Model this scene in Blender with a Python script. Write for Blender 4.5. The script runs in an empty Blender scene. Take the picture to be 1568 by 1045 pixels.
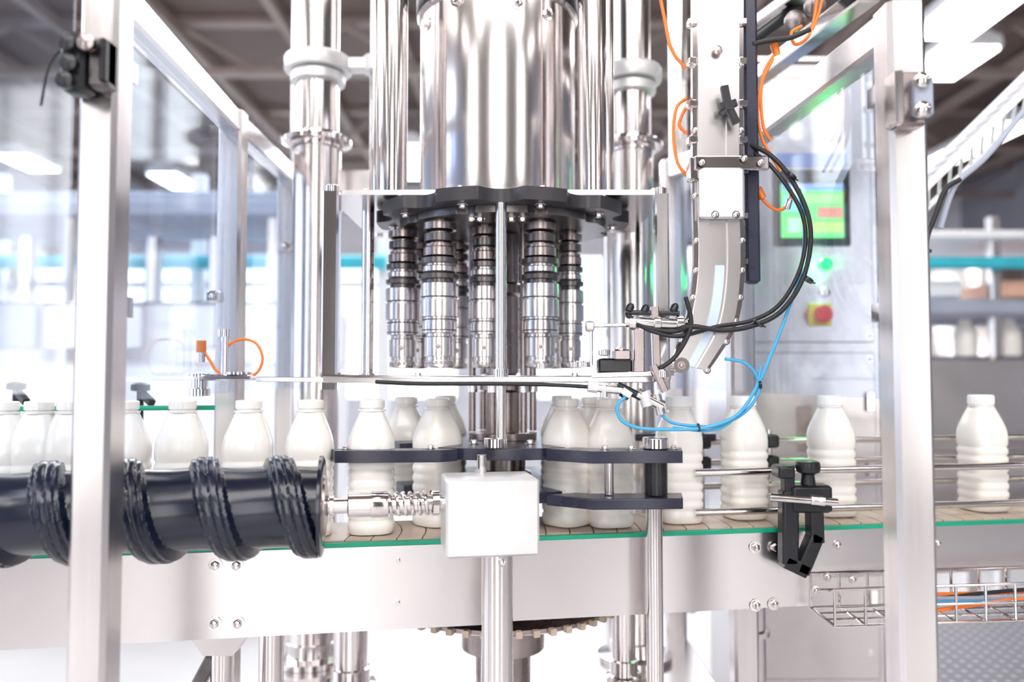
import bpy, math, random
from mathutils import Vector, Matrix
random.seed(7)
pi=math.pi
# ------------------------------------------------------------------ survey frame
F=1220.0; TH=math.radians(2.487); CAMZ=1.30; CAMY=-1.22
def G(u,v,y):
    a=(u-784)/F; b=(522.5-v)/F
    dy=math.cos(TH)-b*math.sin(TH); dz=math.sin(TH)+b*math.cos(TH)
    t=(y-CAMY)/dy
    return Vector((a*t,y,CAMZ+dz*t))
def X(u,y,v=575): return G(u,v,y).x
def Z(v,y): return G(784,v,y).z
def R(px,y): return px*(y-CAMY)/F
M_=0.17
tn=math.sqrt(1+M_*M_); TX,TY=1/tn,M_/tn
CONV=Matrix(((TX,-TY,0,0),(TY,TX,0,0),(0,0,1,CAMZ),(0,0,0,1)))   # local (s,o,z rel eye)
def sU(u,o):
    a=(u-784)/F
    return (a*(o*TX+1.22)+o*TY)/(TX-a*TY)
# ------------------------------------------------------------------ materials
def nt(name):
    m=bpy.data.materials.new(name); m.use_nodes=True
    return m,m.node_tree,m.node_tree.nodes['Principled BSDF']
def mat(name,col,metal=0,rough=.4,var=.06,scale=12,stretch=(1,1,1),bump=0,coat=0,rvar=.08,bd=.002):
    m,t,p=nt(name)
    tc=t.nodes.new('ShaderNodeTexCoord'); mp=t.nodes.new('ShaderNodeMapping')
    mp.inputs['Scale'].default_value=stretch
    n=t.nodes.new('ShaderNodeTexNoise'); n.inputs['Scale'].default_value=scale; n.inputs['Detail'].default_value=4
    t.links.new(tc.outputs['Object'],mp.inputs[0]); t.links.new(mp.outputs[0],n.inputs['Vector'])
    r=t.nodes.new('ShaderNodeValToRGB')
    c=Vector(col[:3])
    r.color_ramp.elements[0].position=.3; r.color_ramp.elements[1].position=.7
    r.color_ramp.elements[0].color=(*(c*(1-var)),1); r.color_ramp.elements[1].color=(*[min(1,x*(1+var)) for x in c],1)
    t.links.new(n.outputs['Fac'],r.inputs[0]); t.links.new(r.outputs[0],p.inputs['Base Color'])
    mr=t.nodes.new('ShaderNodeMapRange'); mr.inputs['To Min'].default_value=max(.02,rough-rvar); mr.inputs['To Max'].default_value=min(1,rough+rvar)
    t.links.new(n.outputs['Fac'],mr.inputs['Value']); t.links.new(mr.outputs[0],p.inputs['Roughness'])
    p.inputs['Metallic'].default_value=metal
    if coat: p.inputs['Coat Weight'].default_value=coat; p.inputs['Coat Roughness'].default_value=.08
    if bump:
        b=t.nodes.new('ShaderNodeBump'); b.inputs['Strength'].default_value=bump; b.inputs['Distance'].default_value=bd
        t.links.new(n.outputs['Fac'],b.inputs['Height']); t.links.new(b.outputs[0],p.inputs['Normal'])
    return m
steel=mat('stainless_polished',(.76,.71,.70),1,.13,.05,30,(1,1,.15),0,rvar=.05)
drumst=mat('stainless_drum',(.76,.705,.69),1,.18,.04,10,(1,1,.15),0,rvar=.05)
headst=mat('stainless_machined',(.72,.685,.68),1,.24,.06,30)
steelb=mat('stainless_brushed',(.76,.72,.715),1,.24,.04,90,(1,1,.02),0,rvar=.05)
sheet=mat('stainless_sheet',(.76,.72,.72),1,.25,.05,3,(1,1,1),.05,rvar=.07)
cabst=mat('stainless_cabinet',(.54,.505,.51),1,.24,.08,3.5,(1,1,1),.35,rvar=.06,bd=.01)
steeld=mat('stainless_dark',(.38,.32,.31),1,.28,.1,25)
gunm=mat('gunmetal',(.17,.155,.155),.9,.3,.2,25)
satin=mat('satin_alloy',(.76,.75,.75),.4,.38,.04,14)
navy=mat('navy_plastic',(.024,.024,.046),0,.28,.2,20)
black=mat('black_plastic',(.012,.012,.016),0,.32,.3,25)
starm=mat('dark_star_plastic',(.030,.027,.032),0,.35,.2,18)
screwm=mat('screw_plastic',(.005,.008,.022),0,.22,.25,9,rvar=.06,coat=.15)
rubber=mat('black_rubber',(.012,.012,.014),0,.5,.2,30)
milk=mat('white_hdpe',(.94,.895,.84),0,.26,.02,10)
pm=milk.node_tree.nodes['Principled BSDF']
pm.inputs['Subsurface Weight'].default_value=.3; pm.inputs['Subsurface Radius'].default_value=(.02,.017,.013); pm.inputs['Subsurface Scale'].default_value=.3
pm.inputs['Coat Weight'].default_value=.4; pm.inputs['Coat Roughness'].default_value=.12
cap=mat('white_cap',(.94,.94,.94),0,.3,.02)
green=mat('green_wear_strip',(.0,.33,.19),0,.4,.1)
beltm=mat('tan_belt_slat',(.55,.43,.34),0,.4,.12,18)
orange=mat('orange_tube',(.90,.20,.02),0,.3,.05)
blue=mat('blue_tube',(.06,.38,.66),0,.25,.05)
cyan=mat('teal_paint',(.04,.50,.62),0,.4,.1)
red=mat('red_button',(.75,.01,.01),0,.3,.05)
yellow=mat('yellow_plate',(.8,.5,.02),0,.4,.05)
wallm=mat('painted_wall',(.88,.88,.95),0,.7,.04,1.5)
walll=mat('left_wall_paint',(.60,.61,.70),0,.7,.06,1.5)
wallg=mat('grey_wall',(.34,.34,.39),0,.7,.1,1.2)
wallf=mat('dark_cladding',(.11,.095,.092),0,.7,.15,1.2,(4,1,1))
ceilm=mat('ceiling_sheet',(.145,.10,.085),0,.7,.15,2,(1,8,1))
beam=mat('roof_beam_paint',(.32,.25,.22),0,.6,.1,3)
floorm=mat('epoxy_floor',(.70,.69,.70),0,.22,.06,1.2,rvar=.1)
whitep=mat('white_paint',(.90,.90,.93),0,.4,.03)
greyp=mat('grey_machine_paint',(.36,.39,.48),0,.5,.15,3)
bluep=mat('blue_machine_paint',(.22,.30,.55),0,.5,.2,3)
peach=mat('peach_carton',(.80,.48,.34),0,.6,.2,3)
frost=mat('frosted_slot',(.62,.74,.90),0,.2,.05)
def emis(name,col,s,var=.08,scale=3):
    m,t,p=nt(name); p.inputs['Base Color'].default_value=(.3,.3,.3,1)
    n=t.nodes.new('ShaderNodeTexNoise'); n.inputs['Scale'].default_value=scale
    r=t.nodes.new('ShaderNodeMapRange'); r.inputs['To Min'].default_value=s*(1-var); r.inputs['To Max'].default_value=s*(1+var)
    t.links.new(n.outputs['Fac'],r.inputs['Value']); t.links.new(r.outputs[0],p.inputs['Emission Strength'])
    p.inputs['Emission Color'].default_value=(*col,1)
    return m
lampm=emis('lamp_diffuser',(1,.985,.97),9)
winm=emis('daylight_window',(.78,.87,1),2.4)
panelf=emis('added_glow_front',(1,.985,.975),3.4)  # glow of the added panes behind the camera, mirrored by the steel
ledg=emis('green_led',(.0,1,.10),1.3)
ledg.node_tree.nodes['Principled BSDF'].inputs['Base Color'].default_value=(0,.3,.05,1)
def glassm():
    m=bpy.data.materials.new('clear_acrylic'); m.use_nodes=True; t=m.node_tree
    for n in list(t.nodes): t.nodes.remove(n)
    o=t.nodes.new('ShaderNodeOutputMaterial'); mx=t.nodes.new('ShaderNodeMixShader')
    tr=t.nodes.new('ShaderNodeBsdfTransparent'); gl=t.nodes.new('ShaderNodeBsdfGlossy')
    tr.inputs[0].default_value=(.88,.93,1,1); gl.inputs['Roughness'].default_value=.06
    n=t.nodes.new('ShaderNodeTexNoise'); n.inputs['Scale'].default_value=5
    ad=t.nodes.new('ShaderNodeMath'); ad.operation='MULTIPLY_ADD'; ad.inputs[1].default_value=.14; ad.inputs[2].default_value=.03
    t.links.new(n.outputs['Fac'],ad.inputs[0])
    t.links.new(ad.outputs[0],mx.inputs[0]); t.links.new(tr.outputs[0],mx.inputs[1]); t.links.new(gl.outputs[0],mx.inputs[2]); t.links.new(mx.outputs[0],o.inputs[0])
    return m
acryl=glassm()
# ------------------------------------------------------------------ mesh builder
class B:
    def __init__(s,name,M=None):
        s.n=name; s.v=[]; s.f=[]; s.mi=[]; s.mats=[]; s.M=M
    def idx(s,m):
        if m not in s.mats: s.mats.append(m)
        return s.mats.index(m)
    def add(s,vs,fs,m):
        o=len(s.v); s.v+= [ (s.M@Vector(p)) if s.M else Vector(p) for p in vs]
        k=s.idx(m)
        for f in fs: s.f.append([i+o for i in f]); s.mi.append(k)
    def lathe(s,prof,org,axis=(0,0,1),m=None,n=32,sq=0):
        ax=Vector(axis).normalized(); q=ax.to_track_quat('Z','X') if abs(ax.z)<.999 else (Matrix.Identity(3).to_quaternion() if ax.z>0 else Matrix.Rotation(pi,3,'X').to_quaternion())
        org=Vector(org); vs=[];fs=[]
        for (r,z) in prof:
            for i in range(n):
                a=2*pi*i/n; c,ss=math.cos(a),math.sin(a)
                k=1
                if sq: k=1/((abs(c)**sq+abs(ss)**sq)**(1/sq))
                vs.append(org+q@Vector((r*k*c,r*k*ss,z)))
        for j in range(len(prof)-1):
            for i in range(n):
                i2=(i+1)%n
                fs.append((j*n+i,j*n+i2,(j+1)*n+i2,(j+1)*n+i))
        if prof[0][0]>1e-6: fs.append(tuple(range(n-1,-1,-1)))
        if prof[-1][0]>1e-6: fs.append(tuple((len(prof)-1)*n+i for i in range(n)))
        s.add(vs,fs,m)
    def cyl(s,p0,p1,r,m,n=28,r1=None,ch=0):
        p0=Vector(p0);p1=Vector(p1);L=(p1-p0).length; r1=r if r1 is None else r1
        if ch: pr=[(r-ch,0),(r,ch),(r1,L-ch),(r1-ch,L)]
        else: pr=[(r,0),(r1,L)]
        s.lathe(pr,p0,p1-p0,m,n)
    def box(s,x0,x1,y0,y1,z0,z1,m,c=0):
        if c:
            c=min(c,abs(x1-x0)/3,abs(y1-y0)/3,abs(z1-z0)/3)
            def ring(i,z):
                a,b,d,e=x0+i,x1-i,y0+i,y1-i; k=c
                return [(a+k,d,z),(b-k,d,z),(b,d+k,z),(b,e-k,z),(b-k,e,z),(a+k,e,z),(a,e-k,z),(a,d+k,z)]
            vs=ring(c,z0)+ring(0,z0+c)+ring(0,z1-c)+ring(c,z1); fs=[tuple(range(7,-1,-1)),tuple(range(24,32))]
            for j in range(3):
                for i in range(8):
                    i2=(i+1)%8; fs.append((j*8+i,j*8+i2,j*8+8+i2,j*8+8+i))
            s.add(vs,fs,m); return
        vs=[(x0,y0,z0),(x1,y0,z0),(x1,y1,z0),(x0,y1,z0),(x0,y0,z1),(x1,y0,z1),(x1,y1,z1),(x0,y1,z1)]
        s.add(vs,[(3,2,1,0),(4,5,6,7),(0,1,5,4),(1,2,6,5),(2,3,7,6),(3,0,4,7)],m)
    def bar(s,p0,p1,w,h,m,up=(0,0,1)):
        p0=Vector(p0);p1=Vector(p1);d=(p1-p0).normalized(); up=Vector(up)
        if abs(d.dot(up))>.98: up=Vector((0,1,0))
        sd=d.cross(up).normalized(); u2=sd.cross(d).normalized()
        c=min(w,h)*.12
        o=[(-w/2+c,-h/2),(w/2-c,-h/2),(w/2,-h/2+c),(w/2,h/2-c),(w/2-c,h/2),(-w/2+c,h/2),(-w/2,h/2-c),(-w/2,-h/2+c)]
        vs=[p+sd*a+u2*b for p in (p0,p1) for a,b in o]
        fs=[tuple(range(7,-1,-1)),tuple(range(8,16))]+[(i,(i+1)%8,8+(i+1)%8,8+i) for i in range(8)]
        s.add(vs,fs,m)
    def prism(s,poly,a,b,m,plane='xy'):
        n=len(poly)
        if plane=='xy': vs=[(x,y,a) for x,y in poly]+[(x,y,b) for x,y in poly]
        else: vs=[(x,a,z) for x,z in poly]+[(x,b,z) for x,z in poly]
        fs=[tuple(range(n-1,-1,-1)),tuple(range(n,2*n))]+[(i,(i+1)%n,n+(i+1)%n,n+i) for i in range(n)]
        s.add(vs,fs,m)
    def tube(s,pts,r,m,n=10,sub=8,closed=False):
        P=[Vector(p) for p in pts]; Q=[]
        L=len(P)
        if sub>1:
            rng=L if closed else L-1
            for i in range(rng):
                if closed: p0,p1,p2,p3=P[(i-1)%L],P[i],P[(i+1)%L],P[(i+2)%L]
                else: p0,p1,p2,p3=P[max(i-1,0)],P[i],P[i+1],P[min(i+2,L-1)]
                for k in range(sub):
                    t=k/sub
                    Q.append(.5*((2*p1)+(-p0+p2)*t+(2*p0-5*p1+4*p2-p3)*t*t+(-p0+3*p1-3*p2+p3)*t**3))
            if not closed: Q.append(P[-1])
        else: Q=P
        N=len(Q); vs=[];fs=[]; nrm=None
        for i,p in enumerate(Q):
            if closed: d=(Q[(i+1)%N]-Q[i-1]).normalized()
            else: d=(Q[min(i+1,N-1)]-Q[max(i-1,0)]).normalized()
            if nrm is None:
                nrm=d.cross(Vector((0,0,1)) if abs(d.z)<.9 else Vector((0,1,0))).normalized()
            nrm=(nrm-d*nrm.dot(d)).normalized(); bn=d.cross(nrm)
            for k in range(n):
                a=2*pi*k/n; vs.append(p+nrm*math.cos(a)*r+bn*math.sin(a)*r)
        for i in range(N if closed else N-1):
            j=(i+1)%N
            for k in range(n):
                k2=(k+1)%n; fs.append((i*n+k,i*n+k2,j*n+k2,j*n+k))
        if not closed: fs+= [tuple(range(n-1,-1,-1)),tuple((N-1)*n+k for k in range(n))]
        s.add(vs,fs,m)
    def helix(s,p0,p1,R_,r,turns,m):
        p0=Vector(p0);p1=Vector(p1);ax=(p1-p0).normalized(); q=ax.to_track_quat('Z','X')
        N=int(turns*16); pts=[p0+(p1-p0)*(i/N)+q@Vector((R_*math.cos(2*pi*i/16),R_*math.sin(2*pi*i/16),0)) for i in range(N+1)]
        s.tube(pts,r,m,8,1)
    def bolt(s,p,d,r,m):
        p=Vector(p);d=Vector(d).normalized()
        s.cyl(p,p+d*r*.25,r*1.5,m,16); s.lathe([(r,0),(r,r*.6),(r*.8,r*.9),(r*.35,r*1.0)],p+d*r*.25,d,m,6 if r>.004 else 12)
    def done(s,parent=None,bevel=0):
        me=bpy.data.meshes.new(s.n); me.from_pydata([tuple(v) for v in s.v],[],s.f)
        for m in s.mats: me.materials.append(m)
        me.polygons.foreach_set('material_index',s.mi)
        me.polygons.foreach_set('use_smooth',[True]*len(me.polygons))
        me.validate(); me.update()
        import bmesh
        bm=bmesh.new(); bm.from_mesh(me); bmesh.ops.recalc_face_normals(bm,faces=bm.faces); bm.to_mesh(me); bm.free()
        me.set_sharp_from_angle(angle=math.radians(38))
        o=bpy.data.objects.new(s.n,me); bpy.context.collection.objects.link(o)
        if parent: o.parent=parent
        if bevel:
            b=o.modifiers.new('bev','BEVEL'); b.width=bevel; b.segments=2; b.limit_method='ANGLE'; b.angle_limit=math.radians(40)
        return o
# ------------------------------------------------------------------ hall
HX0,HX1,HY0,HY1,HZ=-7.5,7.5,-6.5,12,4.5
b=B('floor'); b.box(HX0,HX1,HY0,HY1,-.1,0,floorm); b.done()
b=B('ceiling'); b.box(HX0,HX1,HY0,HY1,HZ,HZ+.1,ceilm); b.done()
b=B('wall_back'); b.box(HX0,HX1,HY1,HY1+.15,0,HZ,wallm); b.done()
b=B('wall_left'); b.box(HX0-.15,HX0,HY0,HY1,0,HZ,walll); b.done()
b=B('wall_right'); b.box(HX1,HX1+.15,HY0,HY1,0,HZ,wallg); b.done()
b=B('wall_front'); b.box(HX0,HX1,HY0-.15,HY0,0,HZ,wallf); b.done()
def window(n,x0,x1,y,z0,z1,inn,ax='y',wm=None):
    b=B(n); wm=wm or winm
    t=.03*inn
    def bx(a0,a1,d0,d1,c0,c1,m):
        lo,hi=min(d0,d1),max(d0,d1)
        if ax=='y': b.box(a0,a1,y+lo,y+hi,c0,c1,m)
        else: b.box(y+lo,y+hi,a0,a1,c0,c1,m)
    bx(x0,x1,0.004*inn,t,z0,z1,wm)
    k=4
    for i in range(k+1):
        xx=x0+(x1-x0)*i/k; bx(xx-.03,xx+.03,0.004*inn,t*2,z0-.04,z1+.04,whitep)
    for zz in (z0,(z0+z1)/2,z1): bx(x0-.03,x1+.03,0.004*inn,t*2.2,zz-.035,zz+.035,whitep)
    b.done()
window('added_glow_panel_1',-5.4,-3.6,HY0,.3,3.9,1,wm=panelf)  # three added glowing panes, out of view, for bright vertical streaks on steel
window('added_glow_panel_2',-1.0,1.2,HY0,.3,3.9,1,wm=panelf)
window('added_glow_panel_3',3.7,5.2,HY0,.3,3.9,1,wm=panelf)
window('window_4',-6.8,-.9,HY1,.9,3.3,-1)
window('window_5',.4,3.2,HY1,.9,3.3,-1)
window('window_6',-4,2,HX0,1.0,3.6,1,'x')
for i,y in enumerate((1.5,3.6,5.8,8.2,10.6)):
    b=B('roof_truss')
    b.box(HX0,HX1,y-.06,y+.06,HZ-.06,HZ-.003,beam); b.box(HX0,HX1,y-.05,y+.05,HZ-.52,HZ-.46,beam)
    k=20
    for j in range(k):
        x0=HX0+(HX1-HX0)*j/k; x1=HX0+(HX1-HX0)*(j+1)/k
        b.bar((x0,y,HZ-.49 if j%2 else HZ-.05),(x1,y,HZ-.05 if j%2 else HZ-.49),.05,.05,beam)
    b.done()
b=B('roof_purlins')
for j in range(15):
    x=-7+j; b.box(x-.04,x+.04,HY0,HY1,HZ-.16,HZ-.061,beam)
b.done()
def lamp(x,y,w=.34,l=1.5,z=HZ-.62):
    b=B('ceiling_light')
    b.prism([(x-w/2,z+.10),(x-w/2,z+.02),(x+w/2,z+.02),(x+w/2,z+.10),(x+w*.25,z+.16),(x-w*.25,z+.16)],y-l/2,y+l/2,whitep,'xz')
    b.box(x-w/2+.02,x+w/2-.02,y-l/2+.02,y+l/2-.02,z,z+.02,lampm)
    for dy in (-l*.35,l*.35): b.cyl((x,y+dy,z+.16),(x,y+dy,HZ-.16),.008,steel,8)
    b.done()
for x in (-4.6,-2.2,.5,2.9,5.2):
    for y in (-4.4,-1.8): lamp(x,y)
for (x,y,w,l) in ((-5.9,8.4,.4,.7),(-4.5,9.3,.4,.8),(3.28,4.35,.5,.9),(3.62,5.3,.5,.7),(5.2,7.6,.4,1.5),(1.3,9.4,.4,1.5),(-1.2,8.4,.4,1.5),(-4.6,1.6,.3,1.2)): lamp(x,y,w,l)
# ------------------------------------------------------------------ conveyor
PB=-.374
b=B('bottle_conveyor',CONV)
sa,sb,sc=-1.35,sU(1233,0),2.6
sm0=sU(745,0)
b.box(sa,sm0-.0008,0,.006,PB,-.252,sheet)
b.box(sm0+.0008,sb,.001,.006,PB+.003,-.252,sheet)
b.box(sb+.002,sc,.002,.008,-.318,-.250,sheet)
b.box(sa,sc,.006,.012,-.262,-.249,steelb)
b.box(sa,sc,.165,.171,PB,-.252,sheet)
b.box(sa,sc,.0,.010,-.2515,-.2455,green)
b.box(sa,sc,.160,.171,-.2515,-.2455,green)
b.box(sa,sc,.012,.160,-.262,-.252,steeld)
s=sa
while s<sc-.04:
    o0,o1=.011,.159; pl=[]
    for k in range(9):
        oo=o0+(o1-o0)*k/8; pl.append((s+.010*math.sin(pi*k/8),oo))
    pr=[(x+.0362,y) for x,y in reversed(pl)]
    b.prism(pl+pr,-.2515,-.2435,beltm); s+=.038
for k in range(7):
    s=sa+.2+k*.45
    b.cyl((s,.006,-.30),(s,.165,-.30),.010,steel,16)
for (u,v) in ((335,862),(367,862),(335,949),(370,949),(1152,835),(1181,835),(1152,922),(1179,920),(612,855),(612,918)):
    b.bolt((sU(u,0),0,-(v-575)*(1.22+sU(u,0)*TY)/F),(0,-1,0),.0065 if u!=612 else .003,steel)
for (u,v) in ((1278,832),(1300,884),(1243,900),(1262,880),(1430,830)):
    b.bolt((sU(u,0),0.002,-(v-575)*(1.22+sU(u,0)*TY)/F),(0,-1,0),.005,steel)
b.done()
def conveyor_leg(u,y=.03):
    b=B('conveyor_leg')
    x=X(u,y); z=CAMZ+PB-.002
    b.prism([(x-.045,z+.0),(x+.045,z+.0),(x+.045,z-.02),(x+.022,z-.050),(x-.022,z-.050),(x-.045,z-.02)],y-.02,y+.02,sheet,'xz')
    b.cyl((x,y,0.03),(x,y,z-.03),.017,steel); b.lathe([(.045,0),(.045,.008),(.02,.03)],(x,y,0.001),m=steel)
    b.cyl((x+.055,y+.07,0.003),(x+.055,y+.07,z),.020,steel)
    for dx in(-.03,.03): b.bolt((x+dx,y-.02,z-.011),(0,-1,0),.005,steel)
    b.bar((x-.015,y,z-.06),(x-.14,y,z-.30),.02,.02,gunm)
    b.done()
conveyor_leg(347); 
# ------------------------------------------------------------------ bottles
bb=B('milk_bottle')
H=.206
body=[(.026,0),(.033,.002),(.0355,.007)]
z=.012
body.append((.036,z))
for k in range(7):
    z0=.018+k*.0155
    body+=[(.036,z0),(.0341,z0+.0035),(.0341,z0+.006),(.036,z0+.0095)]
body+=[(.0362,.133),(.0355,.142),(.0335,.151),(.0300,.161),(.0255,.172),(.0215,.181),(.0190,.187)]
bb.lathe(body+[(.0175,.189)],(0,0,0),m=milk,n=48,sq=3.2)
bb.lathe([(.0185,.1875),(.0215,.188),(.0215,.1905),(.0178,.191),(.0178,.194)],(0,0,0),m=milk,n=40)
bb.lathe([(.0178,.193),(.0198,.1935),(.0198,.2045),(.0180,H),(.0150,H),(.0150,.196),(.003,.1955)],(0,0,0),m=milk,n=40)
bot=bb.done(); bme=bot.data
cb=B('cp'); cb.lathe(body+[(.0175,.189)],(0,0,0),m=milk,n=48,sq=3.2)
cb.lathe([(.0185,.1875),(.0215,.188),(.0215,.1905),(.0190,.191)],(0,0,0),m=milk,n=40)
pr=[(.0200,.191),(.0212,.1925),(.0212,.2065),(.0198,.2085)]
cb.lathe(pr,(0,0,0),m=cap,n=56)
for k in range(28):
    a=2*pi*k/28; cb.box(.0210*math.cos(a)-.0006,.0210*math.cos(a)+.0006,.0210*math.sin(a)-.0006,.0210*math.sin(a)+.0006,.193,.2055,cap)
co=cb.done(); cme=co.data; bpy.data.objects.remove(co)
BZ=CAMZ-.2435
first=[True]
def bottle(x,y,me=bme,rz=None):
    if first[0]: o=bot; first[0]=False
    else: o=bpy.data.objects.new('milk_bottle',me); bpy.context.collection.objects.link(o)
    o.location=(x,y,BZ); o.rotation_euler=(0,0,math.atan(M_) if rz is None else rz)
def bc(u,o,me=bme):
    p=CONV@Vector((sU(u,o),o,0)); bottle(p.x,p.y,me)
for u in (-75,8,62,111,193,281,382,476,570): bc(u,.066)
bc(932,.058)
for u,o in ((1038,.072),(1137,.088),(1270,.088),(1500,.088),(1610,.088)): bc(u,o,cme)
CX,CY=X(770,.20),.20
for a,r in ((-135,.150),(180,.172),(135,.158),(90,.155),(45,.158),(0,.160),(-45,.150)):
    t=math.radians(a); bottle(CX+r*math.cos(t),CY+r*math.sin(t)+.0,rz=t)
# ------------------------------------------------------------------ infeed screw
b=B('infeed_screw',CONV)
oS,zS=-.115,-.172
s0,s1=-.86,sU(492,-.115); p=.0935; NA=96; ds=.0015
ns=int((s1-s0)/ds); vs=[];fs=[]
def prof(ph):
    d=min(ph,1-ph)
    if d<.012: r=.98
    elif d<.10: r=1.0
    elif d<.112: r=1.0-.045*((d-.10)/.012)
    elif d<.175: r=.955
    elif d<.205: r=.955-.165*((d-.175)/.03)
    else: r=.79-.02*math.sin((d-.205)/.295*pi/2)
    return r
for j in range(ns+1):
    s=s0+j*ds
    k=1.0-.08*min(1,max(0,(s1-s-.25)/.3))
    for i in range(NA):
        a=2*pi*i/NA; ph=((s1-s)/p+a/(2*pi)+.20)%1.0
        r=.067*k*prof(ph)
        vs.append((s,oS+r*math.cos(a),zS+r*math.sin(a)))
for j in range(ns):
    for i in range(NA):
        i2=(i+1)%NA; fs.append((j*NA+i,j*NA+i2,(j+1)*NA+i2,(j+1)*NA+i))
fs+=[tuple(range(NA)),tuple(ns*NA+i for i in range(NA))]
b.add(vs,fs,screwm)
b.lathe([(.066,0),(.066,.004),(.061,.006),(.045,.006)],(s1-.0005,oS,zS),(1,0,0),screwm,64)
b.lathe([(.040,0),(.040,.003),(.030,.004),(.016,.006)],(s1+.005,oS,zS),(1,0,0),steeld,40)
g0=sU(684,-.16)
b.cyl((s1+.006,oS,zS),(g0,oS,zS),.011,steel)
L=g0-s1
b.lathe([(.010,0),(.014,.001),(.014,.006),(.010,.007)],(s1+.012,oS,zS),(1,0,0),steel)
b.lathe([(.013,0),(.0165,.002),(.0165,.030),(.0175,.0305),(.0175,.052),(.0165,.054),(.012,.055)],(s1+L*.22,oS,zS),(1,0,0),steel)
hs=s1+L*.22+.054
b.helix((hs,oS,zS),(s1+L*.90,oS,zS),.0145,.0026,6,steel)
b.lathe([(.012,0),(.017,.002),(.017,.010),(.012,.012)],(s1+L*.90,oS,zS),(1,0,0),steel)
b.done()
b=B('screw_gearbox',CONV)
g1=sU(826,-.16)
b.box(g0,g1,-.16,-.07,-.238,-.137,satin,c=.003)
sm=(g0+g1)/2
b.cyl((sm+.012,-.115,-CAMZ+.01),(sm+.012,-.115,-.239),.0215,steel,40)
b.lathe([(.06,0),(.06,.01),(.024,.02),(.024,.05)],(sm+.012,-.115,-CAMZ+.001),m=steel)
b.bolt((sm+.016,-.137,-.250),(0,-1,0),.004,steel)
b.cyl((sm-.005,-.08,-.137),(sm-.005,-.08,-.112),.007,steel)
b.done()
# ------------------------------------------------------------------ star wheels
def starpoly(cx,cy,R0,rp,rc,N,ph,steps=14,skip=()):
    pts=[]
    M=N*steps*2
    for i in range(M):
        a=2*pi*i/M; r=R0
        for k in range(N):
            if k in skip: continue
            c=ph+2*pi*k/N; d=(a-c+pi)%(2*pi)-pi
            if abs(d)<pi/2:
                disc=rp*rp-(rc*math.sin(d))**2
                if disc>0:
                    rr=rc*math.cos(d)-math.sqrt(disc)
                    r=min(r,rr)
        pts.append((cx+r*math.cos(a),cy+r*math.sin(a)))
    return pts
b=B('star_wheel')
b.prism(starpoly(CX,CY,.196,.0385,.158,8,0,skip=(6,)),CAMZ-.130,CAMZ-.112,navy)
b.lathe([(.06,0),(.06,.012),(.03,.014)],(CX,CY,CAMZ-.112),m=steeld)
for k in range(8):
    a=pi/8+k*pi/4; b.bolt((CX+.12*math.cos(a),CY+.12*math.sin(a),CAMZ-.112),(0,0,1),.006,steel)
b.done(bevel=.0015)
b=B('star_wheel')
b.prism(starpoly(CX,CY,.188,.0385,.158,8,0,skip=(6,)),CAMZ-.198,CAMZ-.181,navy)
b.cyl((CX,CY,CAMZ-.18),(CX,CY,CAMZ-.131),.04,steeld)
b.done(bevel=.0015)
b=B('cap_star_wheel')
SH=.266
b.prism(starpoly(CX,CY-.01,.222,.034,.232,10,pi/10),CAMZ+SH,CAMZ+SH+.021,starm)
b.prism(starpoly(CX,CY-.01,.182,.02,.194,10,0),CAMZ+SH-.012,CAMZ+SH,gunm)
for k in range(10):
    a=pi/5*k
    b.bolt((CX+.195*math.cos(a),CY-.01+.195*math.sin(a),CAMZ+SH),(0,0,-1),.006,steel)
    b.bolt((CX+.205*math.cos(a),CY-.01+.205*math.sin(a),CAMZ+SH+.021),(0,0,1),.005,steel)
b.done(bevel=.0015)
b=B('main_spindle')
b.lathe([(.05,0),(.05,.02),(.03,.03),(.03,.16),(.042,.165),(.042,.19),(.028,.195),(.028,.33),(.038,.335),(.038,.35),(.028,.355),(.028,.44)],(CX,CY,CAMZ-.19+.0),m=steeld,n=32)
for k in range(6):
    a=k*pi/3+.2; x,y=CX+.055*math.cos(a),CY+.055*math.sin(a)
    b.cyl((x,y,CAMZ-.098),(x,y,CAMZ+.253),.006,steeld,16)
    b.lathe([(.006,0),(.009,.001),(.009,.02),(.006,.021)],(x,y,CAMZ-.03),m=steel,n=16)
b.done()
def guide_plate(pts,zt,zb,extra=None):
    b=B('guide_plate'); b.prism(pts,CAMZ+zb,CAMZ+zt,navy)
    if extra: extra(b)
    b.done(bevel=.0015)
yl=-.015
def exl(b):
    y=.008
    for u in (570,): b.cyl((X(u,y),y,CAMZ-.127),(X(u,y),y,CAMZ-.165),.0072,steel)
    for u,yy in ((530,.0),(660,.005)): b.bolt((X(u,yy),yy,CAMZ-.112),(0,0,1),.005,steel)
guide_plate([(X(517,yl),yl-.014),(X(672,yl),yl-.006),(X(700,yl),.0),(X(690,.03),.010),(X(640,.05),.016),(X(600,.05),.012),(X(517,.05),.006)],-.112,-.130,exl)
yr=-.02
def exr(b):
    y=.0
    b.cyl((X(932,y),y,CAMZ-.127),(X(932,y),y,CAMZ-.181),.0075,steel)
    b.cyl((X(1003,y),y,CAMZ-.127),(X(1003,y),y,CAMZ-.181),.0175,black)
    x=X(1000,y)
    b.cyl((x,y,0.01),(x,y,CAMZ-.197),.0125,steel)
    b.lathe([(.05,0),(.05,.008),(.016,.02)],(x,y,0.001),m=steel)
    b.lathe([(.019,0),(.020,.001),(.020,.016),(.018,.018)],(X(1003,y),y,CAMZ-.1115),m=steel)
    for uu in (925,965,1030): b.bolt((X(uu,y),y-.003,CAMZ-.112),(0,0,1),.005,steel)
pr=[(X(835,.03),.006),(X(905,yr),yr-.018),(X(1042,yr),yr-.010),(X(1044,.02),.028),(X(905,.02),.020),(X(880,.03),.030)]
guide_plate(pr,-.112,-.130,exr)
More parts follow.
